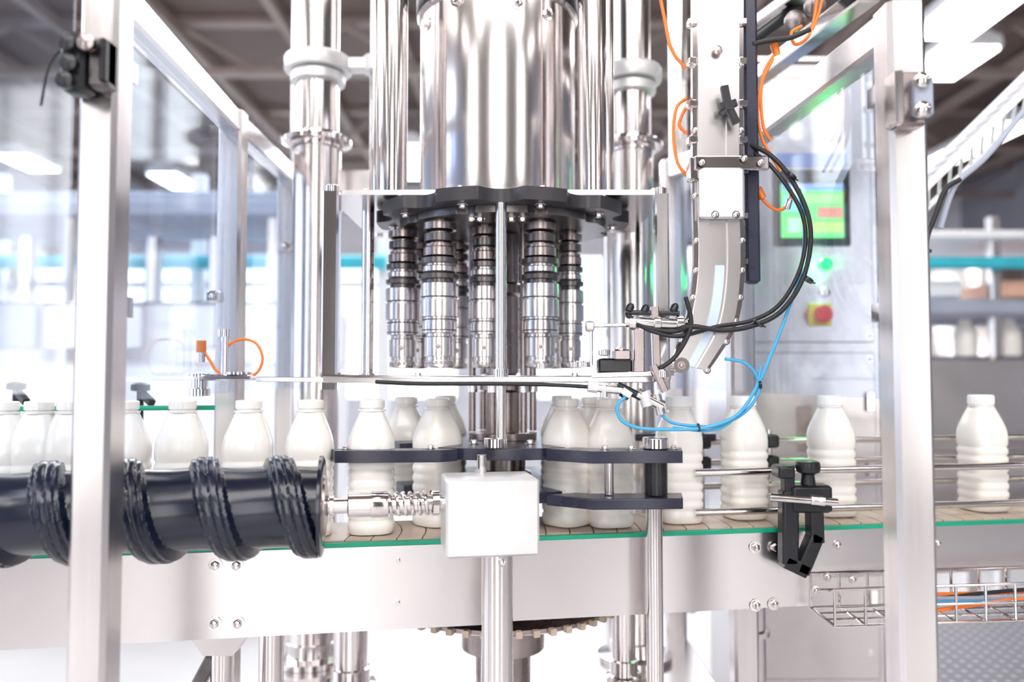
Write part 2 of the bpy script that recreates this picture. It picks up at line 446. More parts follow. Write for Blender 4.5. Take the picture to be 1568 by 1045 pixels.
guide_plate([(x,y) for x,y in pr],-.182,-.198)
guide_plate([(X(975,.2),.22),(X(1100,.2),.22),(X(1100,.24),.28),(X(975,.24),.28)],-.105,-.118)
# ------------------------------------------------------------------ capping heads
def head(u,y,k=1.0,top=.268,bot=.012):
    b=B('capping_head')
    x=X(u,y,455); z=CAMZ+bot
    P=[(.006,0),(.021,.001),(.023,.004),(.023,.012),(.0205,.013),(.0205,.019),(.0235,.020),(.0235,.050),(.021,.052),(.021,.056),(.027,.058),(.027,.076)]
    P2=[(.025,.076),(.025,.083),(.0300,.084),(.0300,.112),(.0270,.113),(.0270,.116),(.0300,.117),(.0300,.138),(.024,.140)]
    b.lathe([(r*k,h) for r,h in P],(x,y,z),m=headst,n=36)
    b.lathe([(r*k,h) for r,h in P2],(x,y,z),m=headst,n=36)
    b.lathe([(r*k,h) for r,h in [(.0236,.060),(.0275,.061),(.0275,.063),(.0236,.064)]],(x,y,z),m=gunm,n=36)
    for h in (.078,.1145): b.lathe([(r*k,hh) for r,hh in [(.0236,h),(.0277,h+.0003),(.0277,h+.0020),(.0236,h+.0023)]],(x,y,z),m=gunm,n=36)
    P3=[(.022,.140),(.022,.145),(.029,.146),(.030,.153),(.025,.156)]
    b.lathe([(r*k,h) for r,h in P3],(x,y,z),m=gunm,n=36)
    b.lathe([(r*k,h) for r,h in [(.024,.156),(.0265,.158),(.0265,.166),(.022,.168),(.022,.171)]],(x,y,z),m=headst,n=36)
    b.lathe([(r*k,h) for r,h in [(.0275,.171),(.0285,.172),(.0285,.180),(.022,.182)]],(x,y,z),m=gunm,n=36)
    b.lathe([(r*k,h) for r,h in [(.021,.182),(.0255,.184),(.0255,.197),(.0225,.199),(.0225,.203)]],(x,y,z),m=steeld,n=36)
    b.cyl((x,y,z+.20),(x,y,CAMZ+top),.016*k,steeld)
    b.lathe([(.0165*k,.206),(.0245*k,.208),(.0245*k,.220),(.0165*k,.222)],(x,y,z),m=gunm,n=30)
    b.lathe([(.02*k,0),(.026*k,.003),(.026*k,.014),(.018*k,.016)],(x,y,CAMZ+top-.018),m=steeld)
    b.bolt((x,y-.0235*k,z+.035),(0,-1,0),.003,steeld)
    b.done()
for u,y,k in ((617,.16,1.0),(673,.085,1.05),(742,.13,.90),(827,.09,1.05),(873,.19,.82),(700,.30,.9),(785,.33,.9),(850,.30,.85),(640,.29,.9)): head(u,y,k,top=.254)
# ------------------------------------------------------------------ platform frame with posts
b=B('capping_platform_frame')
yf,yb=.055,.40
xl,xr=X(500,yf,300),X(1020,yf,300)
Zt=.292
def sheetplate(z0,z1,m):
    n=48; cx,cy,r=CX,CY+.02,.125
    outer=[];inner=[]
    for i in range(n):
        a=2*pi*i/n; c,s_=math.cos(a),math.sin(a)
        k=min(((xr-cx) if c>0 else (cx-xl))/max(abs(c),1e-6),((yb-cy) if s_>0 else (cy-yf))/max(abs(s_),1e-6))
        outer.append((cx+k*c,cy+k*s_)); inner.append((cx+r*c,cy+r*s_))
    for q in ((xl,yf),(xr,yf),(xr,yb),(xl,yb)):
        j=min(range(n),key=lambda i:(outer[i][0]-q[0])**2+(outer[i][1]-q[1])**2); outer[j]=q
    vs=[(x,y,z0) for x,y in outer]+[(x,y,z0) for x,y in inner]+[(x,y,z1) for x,y in outer]+[(x,y,z1) for x,y in inner]
    fs=[]
    for i in range(n):
        j=(i+1)%n
        fs+=[(i,j,n+j,n+i),(2*n+i,3*n+i,3*n+j,2*n+j),(i,2*n+i,2*n+j,j),(n+i,n+j,3*n+j,3*n+i)]
    b.add(vs,fs,m)
sheetplate(CAMZ+Zt,CAMZ+Zt+.008,sheet)
zb_=CAMZ-.010
b.bar((X(498,.03),.03,zb_+.004),(X(1000,.03),.03,zb_+.004),.03,.010,sheet)
b.bar((X(498,.0),.0,zb_+.010),(X(900,.0),.0,zb_+.002),.012,.004,steel)
b.bar((X(498,.03),.03,zb_+.004),(X(530,.35),.35,zb_+.004),.03,.008,sheet)
b.bar((X(1000,.03),.03,zb_+.004),(X(970,.35),.35,zb_+.004),.03,.008,sheet)
b.bar((X(530,.35),.35,zb_+.004),(X(970,.35),.35,zb_+.004),.03,.008,sheet)
def sqpost(u,y,w,z0,z1):
    x=X(u,y,450); b.bar((x,y,z0),(x,y,z1),w,w,steel)
    b.lathe([(w*.45,0),(w*.45,.012),(w*.3,.014)],(x,y,z1-.002),m=steel,n=20)
sqpost(507,.04,.026,CAMZ-.022,CAMZ+Zt)
sqpost(1013,.055,.022,CAMZ-.022,CAMZ+Zt)
def rpost(u,y,r,z0,z1):
    x=X(u,y,450); b.cyl((x,y,z0),(x,y,z1),r,steel)
    b.lathe([(r*1.3,0),(r*1.3,.012)],(x,y,z0),m=steel,n=20)
rpost(563,.14,.0105,CAMZ-.008,CAMZ+Zt)
rpost(981,.30,.0105,CAMZ-.008,CAMZ+Zt)
rpost(767,.0,.0088,CAMZ-.002,CAMZ+SH)
rpost(767,.0,.0075,CAMZ-.108,CAMZ-.012)
b.lathe([(.015,0),(.017,.001),(.017,.014),(.015,.015)],(X(758,.0),.0,CAMZ-.110),m=steel)
for u,y in ((517,.045),(990,.045),(880,.03),(640,.03)): b.bolt((X(u,y),y,zb_+.009),(0,0,1),.005,steel)
for u in (560,1000): b.bolt((X(u,.07,300),.07,CAMZ+Zt+.008),(0,0,1),.005,steel)
for u in (722,735,783,800): b.bolt((X(u,.05,345),.05,CAMZ+SH-.012),(0,0,-1),.006,steel)
ring=[];n=40
for i in range(n+1):
    a=pi+pi*i/n; ring.append((CX+.215*math.cos(a),CY+.0+.17*math.sin(a)))
rin=[(CX+.175*math.cos(pi+pi*i/n),CY+.13*math.sin(pi+pi*i/n)) for i in range(n,-1,-1)]
b.prism(ring+rin,CAMZ-.006,CAMZ+.000,sheet)
b.done()
# ------------------------------------------------------------------ drum
b=B('filler_drum')
dy=.23; dx=X(762,dy,150); r=.1415
z0=CAMZ+.302
b.lathe([(r-.006,0),(r-.002,.002),(r,.006),(r,.345),(r+.004,.346),(r+.006,.352)],(dx,dy,z0),m=drumst,n=96)
b.lathe([(r+.006,0),(r+.008,.003),(r+.008,.03),(r+.002,.034),(r,.30)],(dx,dy,z0+.352),m=black,n=96)
b.lathe([(.1,0),(.1,.5)],(dx,dy,z0+.6),m=steel,n=64)
for a,zz in ((-75,.325),(-52,.318),(-118,.335),(-150,.318)):
    t=math.radians(a); d=Vector((math.cos(t),math.sin(t),0)); b.bolt(Vector((dx,dy,z0+zz))+d*r,d,.008,steel)
for a in (-57,-128):
    t=math.radians(a); b.cyl((dx+(r+.0005)*math.cos(t),dy+(r+.0005)*math.sin(t),z0+.004),(dx+(r+.0005)*math.cos(t),dy+(r+.0005)*math.sin(t),z0+.34),.0016,steeld,10)
b.done()
for u in (602,907):
    b=B('lift_tube')
    y=.12; x=X(u,y,150)
    b.cyl((x,y,CAMZ+.301),(x,y,CAMZ+1.0),.0245,steel,48)
    sg=-1 if u<700 else 1
    b.cyl((x+sg*.030,y+.04,CAMZ+.301),(x+sg*.030,y+.04,CAMZ+1.0),.012,steel,24)
    b.lathe([(.032,0),(.032,.006),(.0248,.008)],(x,y,CAMZ+.3005),m=steel)
    b.done()
# ------------------------------------------------------------------ support columns
def column(u,y,rp,vc,vf,zbase,arm):
    b=B('support_column')
    x=X(u,y,400); r=R(rp,y)
    b.cyl((x,y,zbase),(x,y,CAMZ+1.2),r*.90,drumst,48)
    b.cyl((x,y,zbase),(x,y,Z(vf,y)),r,drumst,48)
    zc=Z(vc,y)
    b.lathe([(r*.9,-.002),(r*1.38,0),(r*1.42,.004),(r*1.42,.028),(r*1.38,.032),(r*.9,.034)],(x,y,zc),m=satin,n=48)
    b.lathe([(r*.9,0),(r*1.15,.001),(r*1.15,.02),(r*.9,.022)],(x,y,zc-.025),m=satin,n=48)
    zf=Z(vf,y)
    b.lathe([(r*.9,-.012),(r*1.12,-.011),(r*1.12,-.001),(r*1.45,0),(r*1.45,.010),(r*1.1,.011),(r*1.05,.022),(r*.9,.023)],(x,y,zf),m=steel,n=48)
    for k in range(6):
        a=k*pi/3+.3; b.bolt((x+r*1.28*math.cos(a),y+r*1.28*math.sin(a),zf+.010),(0,0,1),.005,steel)
    b.lathe([(r*1.7,0),(r*1.7,.012),(r*1.15,.014),(r*1.1,.04),(r,.042)],(x,y,zbase),m=steel,n=48)
    xa=x+arm
    b.box(min(x,xa)+(0 if arm<0 else r),max(x,xa)-(r if arm<0 else 0),y-.018,y+.018,zc+.004,zc+.030,satin,c=.003)
    b.lathe([(.03,0),(.03,.034)],(xa,y,zc),m=satin)
    b.cyl((xa,y,CAMZ+.301),(xa,y,CAMZ+1.1),.015,steel,24)
    b.done()
BASE=.70
column(484,.50,36,112,222,BASE,.13)
column(968,.50,33,128,228,BASE,-.085)
for u,y,rp in ((455,.80,12),(1040,.85,13),(936,.85,14)):
    b=B('back_pipe'); x=X(u,y,400); b.cyl((x,y,BASE),(x,y,CAMZ+1.2),R(rp,y),steel,32)
    b.lathe([(R(rp,y)*1.6,0),(R(rp,y)*1.6,.01),(R(rp,y),.012)],(x,y,BASE),m=steel); 
    b.lathe([(R(rp,y)*1.3,0),(R(rp,y)*1.3,.02)],(x,y,CAMZ+.1),m=steel); b.done()
b=B('rear_cross_plate'); b.box(X(525,.62,270),X(585,.62,270),.60,.612,Z(330,.62),Z(262,.62),sheet,c=.004)
b.box(X(515,.62,270),X(530,.62,270),.57,.60,Z(325,.62),Z(268,.62),sheet); 
for v in (275,318): b.bolt(G(572,v,.60),(0,-1,0),.006,steel)
b.done()
# ------------------------------------------------------------------ base
b=B('machine_base')
b.box(-.47,.40,.20,1.0,BASE-.012,BASE-.0005,sheet)
b.box(-.45,.38,.22,.98,.12,BASE-.012,sheet)
for x in (-.40,.30):
    for y in (.3,.92): b.lathe([(.05,0),(.05,.01),(.018,.03),(.018,.13)],(x,y,0.001),m=steel)
b.done(bevel=.003)
def ped(u,y,rp,top=.30):
    b=B('base_pedestal'); x=X(u,y,1000); r=R(rp,y)
    zb=BASE if x<.36 else 0.001
    b.lathe([(r*1.5,0),(r*1.5,.01),(r*1.15,.012),(r*1.15,.04),(r,.042),(r,CAMZ-top-zb)],(x,y,zb),m=steel,n=40)
    if zb<.1: b.lathe([(r,0),(r*1.25,.002),(r*1.25,.012),(r,.014)],(x,y,CAMZ-.50),m=steel,n=40)
    for k in range(4):
        a=k*pi/2+.6; b.bolt((x+r*1.33*math.cos(a),y+r*1.33*math.sin(a),zb+.01),(0,0,1),.005,steel)
    b.done()
ped(537,.34,26); ped(955,.38,18); ped(1148,.34,24)
b=B('drive_hub')
b.lathe([(.05,0),(.05,.10),(.075,.11),(.075,.16),(.04,.17),(.04,.34)],(CX,CY+.05,BASE),m=steeld,n=48)
b.lathe([(.10,0),(.196,.001),(.20,.004),(.20,.010),(.196,.012),(.10,.013)],(CX,CY,CAMZ-.396),m=steeld,n=80)
for k in range(48):
    a=2*pi*k/48; ca,sa_=math.cos(a),math.sin(a); cx,cy=CX+.203*ca,CY+.203*sa_
    b.bar((cx-.004*ca,cy-.004*sa_,CAMZ-.390),(cx+.006*ca,cy+.006*sa_,CAMZ-.390),.010,.010,beltm)
b.done()
# ------------------------------------------------------------------ guard frames
def guard(side,P1,P2,P3,H1,H2,H3,w=.042):
    b=B('guard_frame')
    for (x,y),h in ((P1,H1),(P2,H2),(P3,H3)):
        b.bar((x,y,0.03),(x,y,CAMZ+h),w,w,steelb)
        b.lathe([(.03,0),(.03,.006),(.012,.03)],(x,y,0.0),m=rubber)
    b.bar((P1[0],P1[1]-.0,CAMZ+H1-.02),(P2[0],P2[1],CAMZ+H2-.02),w*.8,w,steelb)
    b.bar((P2[0],P2[1],CAMZ+H2-.02),(P3[0],P3[1],CAMZ+H3-.02),w*.8,w,steelb)
    for (a,c) in ((P1,P2),(P2,P3)):
        b.bar((a[0],a[1],.25),(c[0],c[1],.25),w*.8,w,steelb)
    for (a,c,ha,hc) in ((P1,P2,H1,H2),(P2,P3,H2,H3)):
        A=Vector((a[0],a[1],0));C=Vector((c[0],c[1],0)); d=(C-A).normalized()
        nrm=Vector((d.y,-d.x,0))*.003
        A2=A+d*.03;C2=C-d*.03
        z0=CAMZ-.03
        vs=[A2+nrm+Vector((0,0,z0)),C2+nrm+Vector((0,0,z0)),C2+nrm+Vector((0,0,CAMZ+hc-.045)),A2+nrm+Vector((0,0,CAMZ+ha-.045))]
        vs+=[v-nrm*2 for v in vs]
        b.add(vs,[(0,1,2,3),(7,6,5,4),(0,4,5,1),(1,5,6,2),(2,6,7,3),(3,7,4,0)],acryl)
        for zz in (.08,.36):
            q=A2+d*.01; b.box(q.x-.012,q.x+.012,q.y-.008,q.y+.016,CAMZ+zz-.012,CAMZ+zz+.012,steel)
    if side<0:
        for (u,v,y) in ((328,455,.18),(345,165,.18),(437,215,.62),(437,378,.62)):
            p=G(u,v,y); b.box(p.x-.010,p.x+.014,p.y-.012,p.y+.012,p.z-.010,p.z+.010,steel,c=.003); b.bolt((p.x,p.y-.012,p.z),(0,-1,0),.005,steel)
    b.done()
PL=(-.457,-.335)
guard(-1,PL,(X(352,.20),.20),(X(441,.66)-.005,.66),.455,.475,.50)
PR=(X(1387,-.25),-.25)
guard(1,PR,(X(1178,.13),.30),(X(1040,.55),.62),.455,.46,.50,.046)
g=B('acrylic_door')
x1=PL[0]-.03; g.box(x1-.7,x1,-.352,-.346,CAMZ-.02,CAMZ+.55,acryl)
g.box(x1-.70,x1-.665,-.365,-.33,.03,CAMZ+.6,steelb)
g.done()
b=B('door_clamp')
yc=-.372
p=G(135,104,yc)
b.box(p.x-.022,p.x+.004,yc-.018,yc+.014,p.z-.030,p.z+.034,black,c=.004)
b.box(p.x+.004,p.x+.026,yc-.010,yc+.014,p.z-.024,p.z+.030,gunm,c=.003)
b.box(p.x+.019,p.x+.026,yc-.016,yc+.010,p.z-.020,p.z+.028,black,c=.002)
for dx,dz in ((-.010,.018),(-.008,-.004),(.010,.018),(-.012,-.022)):
    b.lathe([(.008,0),(.009,.002),(.009,.010),(.004,.012)],(p.x+dx,yc-.016,p.z+dz),(0,-1,0),black if dx<0 else steeld,12)
b.tube([(p.x-.02,yc-.01,p.z+.02),(p.x-.036,yc-.01,p.z+.0),(p.x-.044,yc-.01,p.z-.045)],.0015,rubber,8)
b.done()
b=B('door_clamp')
yc=-.288; p=G(1388,158,yc)
b.box(p.x-.020,p.x+.018,yc-.012,yc+.014,p.z-.030,p.z+.034,steeld,c=.003)
b.box(p.x-.022,p.x-.012,yc-.02,yc+.01,p.z-.03,p.z+.034,steel,c=.002)
b.box(p.x+.0,p.x+.022,yc-.022,yc-.008,p.z-.022,p.z+.026,greyp,c=.003)
for dx,dz in ((.006,.018),(.006,-.016)): b.lathe([(.009,0),(.009,.006),(.004,.009)],(p.x+dx,yc-.022,p.z+dz),(0,-1,0),steel,16)
b.done()
# ------------------------------------------------------------------ cap chute
b=B('cap_chute')
yc=-.01
Lp=[(1060,-60),(1060,60),(1060,180),(1060,300),(1062,380),(1060,430),(1052,480),(1042,515),(1028,555)]
Rp=[(1138,-60),(1138,60),(1138,180),(1138,300),(1140,380),(1139,430),(1133,480),(1120,515),(1085,568)]
def sm_(P,k=6):
    Q=[];V=[Vector((a,c,0)) for a,c in P]
    for i in range(len(V)-1):
        p0,p1,p2,p3=V[max(i-1,0)],V[i],V[i+1],V[min(i+2,len(V)-1)]
        for j in range(k):
            t=j/k; q=.5*((2*p1)+(-p0+p2)*t+(2*p0-5*p1+4*p2-p3)*t*t+(-p0+3*p1-3*p2+p3)*t**3); Q.append((q.x,q.y))
    Q.append(P[-1]); return Q
Ls,Rs=sm_(Lp),sm_(Rp)
def strip(A,C,y0,y1,m):
    n=len(A); vs=[]
    for y in (y0,y1):
        for L_ in (A,C):
            for (u,v) in L_: q=G(u,v,yc); vs.append((q.x,y,q.z))
    fs=[]
    for i in range(n-1):
        fs+=[(i,i+1,n+i+1,n+i),(2*n+i,3*n+i,3*n+i+1,2*n+i+1),(i,2*n+i,2*n+i+1,i+1),(n+i,n+i+1,3*n+i+1,3*n+i)]
    fs+=[(0,n,3*n,2*n),(n-1,3*n-1,4*n-1,2*n-1)]
    b.add(vs,fs,m)
def lerpL(t): return [(a[0]+(c[0]-a[0])*t,a[1]+(c[1]-a[1])*t) for a,c in zip(Ls,Rs)]
strip(Ls,Rs,yc+.006,yc+.010,sheet)
strip(Ls,lerpL(.10),yc-.002,yc+.006,steel)
strip(lerpL(.90),Rs,yc-.002,yc+.006,steel)
strip(lerpL(.10),lerpL(.30),yc-.006,yc+.0,sheet)
strip(lerpL(.66),lerpL(.90),yc-.006,yc+.0,sheet)
strip(lerpL(.30),lerpL(.66),yc-.001,yc+.002,sheet)
k=len(Ls)
A=lerpL(.42)[int(k*.56):];C=lerpL(.60)[int(k*.56):]
strip(A,C,yc-.0035,yc-.0015,frost)
for i in range(3,k,5):
    for t in (.05,.95):
        u,v=lerpL(t)[i]; q=G(u,v,yc); b.bolt((q.x,yc-.002,q.z),(0,-1,0),.0038,steel)
for v in (35,95,160,215): 
    for u in (1060,1136):
        q=G(u,v,yc); b.box(q.x-.007,q.x+.007,yc-.008,yc+.01,q.z-.006,q.z+.006,steel,c=.002)
q=G(1097,80,yc); b.lathe([(.004,0),(.0075,.0),(.0075,.001),(.0055,.002)],(q.x,yc-.0075,q.z),(0,-1,0),steeld,24)
q=G(1108,170,yc)
b.cyl((q.x,yc-.002,q.z),(q.x,yc-.030,q.z),.008,black)
for a in (100,-65,190,20):
    t=math.radians(a); L_=.030 if a in(100,-65) else .013
    b.bar((q.x,yc-.024,q.z),(q.x+L_*math.cos(t),yc-.024,q.z+L_*math.sin(t)),.011,.010,black,up=(0,1,0))
def bx(u0,u1,v0,v1,y0,y1,m,c=.002):
    p0=G(u0,v1,y0);p1=G(u1,v0,y0); b.box(p0.x,p1.x,y0,y1,p0.z,p1.z,m,c)
bx(1064,1178,238,260,yc-.016,yc-.008,steel)
bx(1072,1140,256,335,yc-.020,yc-.010,satin,.006)
bx(1056,1074,240,275,yc-.012,yc+.012,steel)
for u,v in ((1075,249),(1140,243),(1165,249),(1095,329),(1127,329)):
    q=G(u,v,yc-.02); b.bolt((q.x,yc-.020,q.z),(0,-1,0),.004,steel)
x0=X(1140,yc+.01,200);x1=X(1162,yc+.01,200); z0=Z(434,yc+.01)
b.box(x0,x1,yc+.008,yc+.03,z0,CAMZ+.62,navy,.004)
for v in (260,330,400):
    q=G(1140,v,yc); b.box(q.x-.012,q.x+.006,yc,yc+.012,q.z-.006,q.z+.006,steel,c=.002)
for (u,v,rr) in ((1040,560,.012),(1015,578,.009)):
    q=G(u,v,yc+.01); b.cyl((q.x,yc-.008,q.z),(q.x,yc+.03,q.z),rr,steel,24)
    b.bolt((q.x,yc-.008,q.z),(0,-1,0),.004,steeld)
b.done()
# ------------------------------------------------------------------ pneumatic unit
b=B('pneumatic_cylinder')
y=-.015
def gp(u,v,yy=None): return G(u,v,y if yy is None else yy)
b.cyl(gp(958,493),gp(1040,497),.0085,steel)
b.cyl(gp(905,499),gp(958,498),.003,steel)
b.lathe([(.005,0),(.0085,.002),(.0085,.012),(.005,.014)],gp(896,500),(1,0,0),steel)
b.cyl(gp(957,479),gp(1040,480),.004,black); b.cyl(gp(905,499),gp(907,560),.003,steel)
for u in (962,1000,1035): b.lathe([(.010,0),(.011,.001),(.011,.010),(.010,.011)],gp(u,495),(1,0,0),steel,12)
for u,v in ((962,478),(985,480),(1030,478)): b.lathe([(.004,0),(.006,.002),(.006,.010),(.003,.014)],gp(u,v),(.4,0,.9),black,14)
b.bar(gp(978,505),gp(978,575),.016,.012,steeld); b.bar(gp(1002,470),gp(1006,585),.012,.012,steeld)
b.box(gp(914,0).x,gp(965,0).x,y+.0,y+.035,gp(0,572).z,gp(0,549).z,black,c=.003)
b.box(gp(936,0).x,gp(962,0).x,y-.01,y+.02,gp(0,553).z,gp(0,535).z,steeld,c=.003)
for u,v in ((880,563),(895,563),(925,545),(950,542),(830,565)): b.lathe([(.006,0),(.009,.001),(.009,.008),(.004,.010)],gp(u,v),(0,0,1),steel,16)
b.bar(gp(905,575),gp(1030,572),.02,.008,steel)
b.done()
b=B('air_fitting')
y=-.035
b.cyl(gp(903,593),gp(952,598),.0065,steel,20); b.cyl(gp(952,598),gp(965,606),.009,steel,6); b.cyl(gp(900,592),gp(915,594),.0085,satin,12)
b.cyl(gp(925,590),gp(925,608),.006,steel,12)
b.cyl(gp(976,602),gp(1015,622),.0085,steel,20); b.cyl(gp(986,600),gp(992,622),.010,satin,12); b.cyl(gp(1005,605),gp(1012,635),.0075,steel,12)
b.cyl(gp(945,590),gp(985,610),.006,black,12)
b.lathe([(.006,0),(.009,.002),(.009,.012),(.005,.014)],gp(1015,580),(0,0,1),steel,12)
b.bar(gp(1000,560),gp(1018,600),.012,.010,steeld)
b.done()
# ------------------------------------------------------------------ hoses
def hose(name,pts,y,r,m):
    b=B(name)
    P=[]
    for q in pts: P.append(G(q[0],q[1],q[2] if len(q)>2 else y))
    b.tube(P,r,m,12,8); return b
b=hose('black_hose',[(1150,222,.0),(1180,238,-.02),(1210,272,-.03),(1236,325,-.04),(1241,375,-.04),(1228,430,-.04),(1195,478,-.035),(1150,500,-.03),(1105,506,-.03),(1060,500,-.03),(1030,508,-.02),(985,500,-.02),(960,482,-.02)],0,.0036,rubber)
P=[(1150,232,.004),(1176,250,-.016),(1205,285,-.028),(1229,330,-.036),(1233,375,-.036),(1220,425,-.036),(1190,470,-.03),(1148,492,-.025),(1100,500,-.02),(1040,515,-.02),(1000,508,-.02),(968,492,-.02)]
b.tube([G(u,v,w) for u,v,w in P],.0032,rubber,12,8)
for u,v in ((1210,272),(1236,430),(1160,497)):
    q=G(u,v,-.035); b.lathe([(.0085,0),(.0085,.004)],q,(.6,0,.8),black,14); b.cyl(q,q+Vector((.012,0,-.004)),.0012,black,6)
b.done()
hose('black_hose',[(1050,455),(1058,500),(1035,545),(1010,565)],-.03,.0035,rubber).done()
hose('black_hose',[(575,585),(640,588),(760,588),(850,590),(903,593)],-.028,.003,rubber).done()
hose('black_hose',[(1152,68),(1180,62),(1210,58),(1240,45)],.0,.004,rubber).done()
b=hose('blue_air_tube',[(1224,290,.01),(1232,350,-.02),(1225,420,-.02),(1205,480,-.025),(1182,540,-.03),(1160,590,-.035),(1130,635,-.04),(1080,655,-.04),(1020,658,-.04),(975,655,-.04),(950,642,-.04),(946,620,-.04),(962,606,-.035)],0,.0026,blue)
b.tube([G(u,v,-.035) for u,v in ((1110,550),(1140,556),(1158,575),(1162,600),(1140,632),(1100,652),(1070,653),(1030,648),(1010,632))],.0024,blue,10,8)
b.tube([G(u,v,-.035) for u,v in ((1165,560),(1155,600),(1120,645),(1085,660),(1030,655))],.0022,blue,10,8)
for u,v in ((1068,655),(1162,590)): q=G(u,v,-.037); b.lathe([(.006,0),(.006,.003)],q,(.9,0,.1),black,12)
b.done()
b=hose('orange_air_tube',[(1008,-20),(1018,30),(1028,75),(1050,105)],.02,.0028,orange)
for PP in ([(1052,150),(1036,165),(1031,205),(1038,250),(1058,275)],[(1050,165),(1040,190),(1052,205)],
    [(1190,78),(1170,110),(1160,165),(1166,210),(1182,240),(1195,262)],[(1184,90),(1166,130),(1168,190),(1180,215)],
    [(1160,288),(1170,308),(1190,322),(1206,314),(1212,296)],[(1252,-20),(1248,20),(1238,55),(1218,68),(1212,50),(1228,40)],[(1262,-20),(1255,15),(1244,45)]):
    b.tube([G(u,v,.015) for u,v in PP],.0026,orange,10,8)
b.cyl(G(1160,288,.015),G(1168,304,.015),.006,orange,14); b.cyl(G(1205,320,.015),G(1209,306,.015),.005,steel,14)
b.cyl(G(1185,68,.015),G(1190,84,.015),.006,orange,14)
b.done()
# ------------------------------------------------------------------ sensor on left
b=B('bottle_sensor')
y=.05
q=G(306,590,y)
b.lathe([(.012,0),(.016,.001),(.016,.012),(.0125,.014),(.0125,.030),(.016,.031),(.016,.036),(.011,.038)],(q.x,y,q.z-.018),m=steel)
b.cyl(G(308,555,y),G(308,536,y),.006,steel,16); b.cyl(G(308,540,y),G(308,522,y),.0075,orange,16)
b.box(G(318,0,y).x,G(397,0,y).x,y-.014,y+.014,Z(583,y),Z(574,y),steel,c=.002)
b.lathe([(.020,0),(.020,.004)],(G(375,0,y).x,y,Z(574,y)),m=steel)
b.cyl(G(344,577,y),G(343,512,y),.0065,steel,16); b.cyl(G(343,516,y),G(343,505,y),.010,steel,12)
b.tube([G(u,v,y) for u,v in ((344,555),(350,530),(370,520),(392,526),(402,548),(396,568),(385,576))],.0022,orange,10,8)
b.tube([G(u,v,y) for u,v in ((310,536),(320,550),(332,568),(350,574),(372,574))],.0022,orange,10,8)
b.bar(G(395,581,y),G(500,582,.03),.012,.008,steel)
b.done()
for u,v in ((215,600),(25,598)):
    b=B('rail_knob')
    y=.20
    q=G(u,v,y); b.lathe([(.008,0),(.016,.002),(.016,.012),(.008,.016)],q,(0,0,1),black,18); b.cyl(q,(q.x,q.y,q.z-.15),.006,black,12); b.bar(q,(q.x+.03,q.y-.02,q.z-.02),.012,.012,black)
    b.done()
# ------------------------------------------------------------------ guide rails right
b=B('bottle_guide_rail',CONV)
sr0=sU(1062,.03)
for z,o in ((-.158,.032),(-.222,.032)): 
    b.cyl((sr0,o,z),(2.5,o,z),.0062,steel,20)
for z in (-.120,-.158,-.200): b.cyl((sU(1062,.165),.165,z),(2.5,.165,z),.0055,steel,20)
for uu in (1072,1175):
    for z in (-.120,-.158): b.box(sU(uu,.175)-.012,sU(uu,.175)+.012,.155,.19,z-.012,z+.012,black,c=.003)
    b.cyl((sU(uu,.18),.18,-.26),(sU(uu,.18),.18,-.10),.006,steel)
b.cyl((sa,.155,-.052),(sU(330,.155),.155,-.052),.004,green,16)
b.done()
b=B('rail_bracket')
yk=.045
def W(u,v,dy=0): return G(u,v,yk+dy)
U=(0,1,0)
b.bar(W(1207,752),W(1207,862),.026,.028,black,up=U)
b.bar(W(1200,858),W(1234,874),.022,.028,black,up=U)
b.bar(W(1246,765),W(1248,830),.022,.028,black,up=U)
b.bar(W(1249,818),W(1225,876),.022,.028,black,up=U)
b.bar(W(1206,760),W(1206,712),.016,.024,black,up=U)
b.box(W(1196,0).x,W(1256,0).x,yk-.018,yk+.018,Z(784,yk),Z(742,yk),black,c=.004)
q=W(1236,742)
b.lathe([(.010,0),(.012,.002),(.010,.018),(.018,.022),(.020,.030),(.018,.038),(.010,.040)],(q.x,yk-.004,q.z-.002),(0,0,1),black,10)
b.cyl(W(1178,762,-.02),W(1282,770,-.02),.0065,steel,18); b.cyl(W(1240,766,-.02),W(1262,768,-.02),.009,steel,8)
q=W(1200,722); b.box(q.x-.014,q.x+.012,yk-.02,yk+.02,q.z-.010,q.z+.010,black,c=.003)
b.done(bevel=.001)
# ------------------------------------------------------------------ control cabinet
b=B('control_cabinet')
y=.80
cx0,cx1=X(1135,y),X(1350,y); ct=Z(95,y)
b.box(cx0,cx1,y,y+.35,.12,ct,cabst,c=.006)
b.box(cx0-.01,cx1+.01,y-.012,y+.36,ct-.002,ct+.010,sheet)
for x in (cx0+.03,cx1-.03):
    for yy in (y+.04,y+.31): b.cyl((x,yy,0.001),(x,yy,.12),.02,steel)
def cb_(u0,u1,v0,v1,d0,d1,m,c=.002):
    b.box(X(u0,y),X(u1,y),y-d1,y-d0,Z(v1,y),Z(v0,y),m,c)
cb_(1145,1338,540,1040,.0005,.008,cabst,.003)
cb_(1145,1338,120,525,.0005,.008,cabst,.003)
cb_(1187,1303,262,378,.008,.016,black)
scr=[(1196,1292,284,366,'hmi_green',(.05,.85,.06),.0),(1198,1292,284,294,'hmi_blue',(.10,.25,.8),1),(1200,1230,300,326,'hmi_cyan',(.10,.65,.75),1),(1234,1290,300,314,'hmi_lime',(.35,.9,.15),1),(1252,1290,320,336,'hmi_red',(.85,.12,.06),1),(1232,1290,342,358,'hmi_yellow',(.55,.85,.05),1),(1206,1226,336,358,'hmi_pale',(.5,.9,.5),1)]
for u0,u1,v0,v1,nm,c_,k in scr: cb_(u0,u1,v0,v1,.016 if not k else .018,.018 if not k else .0185,emis(nm,c_,.95),0)
cb_(1192,1300,236,258,.008,.010,bluep)
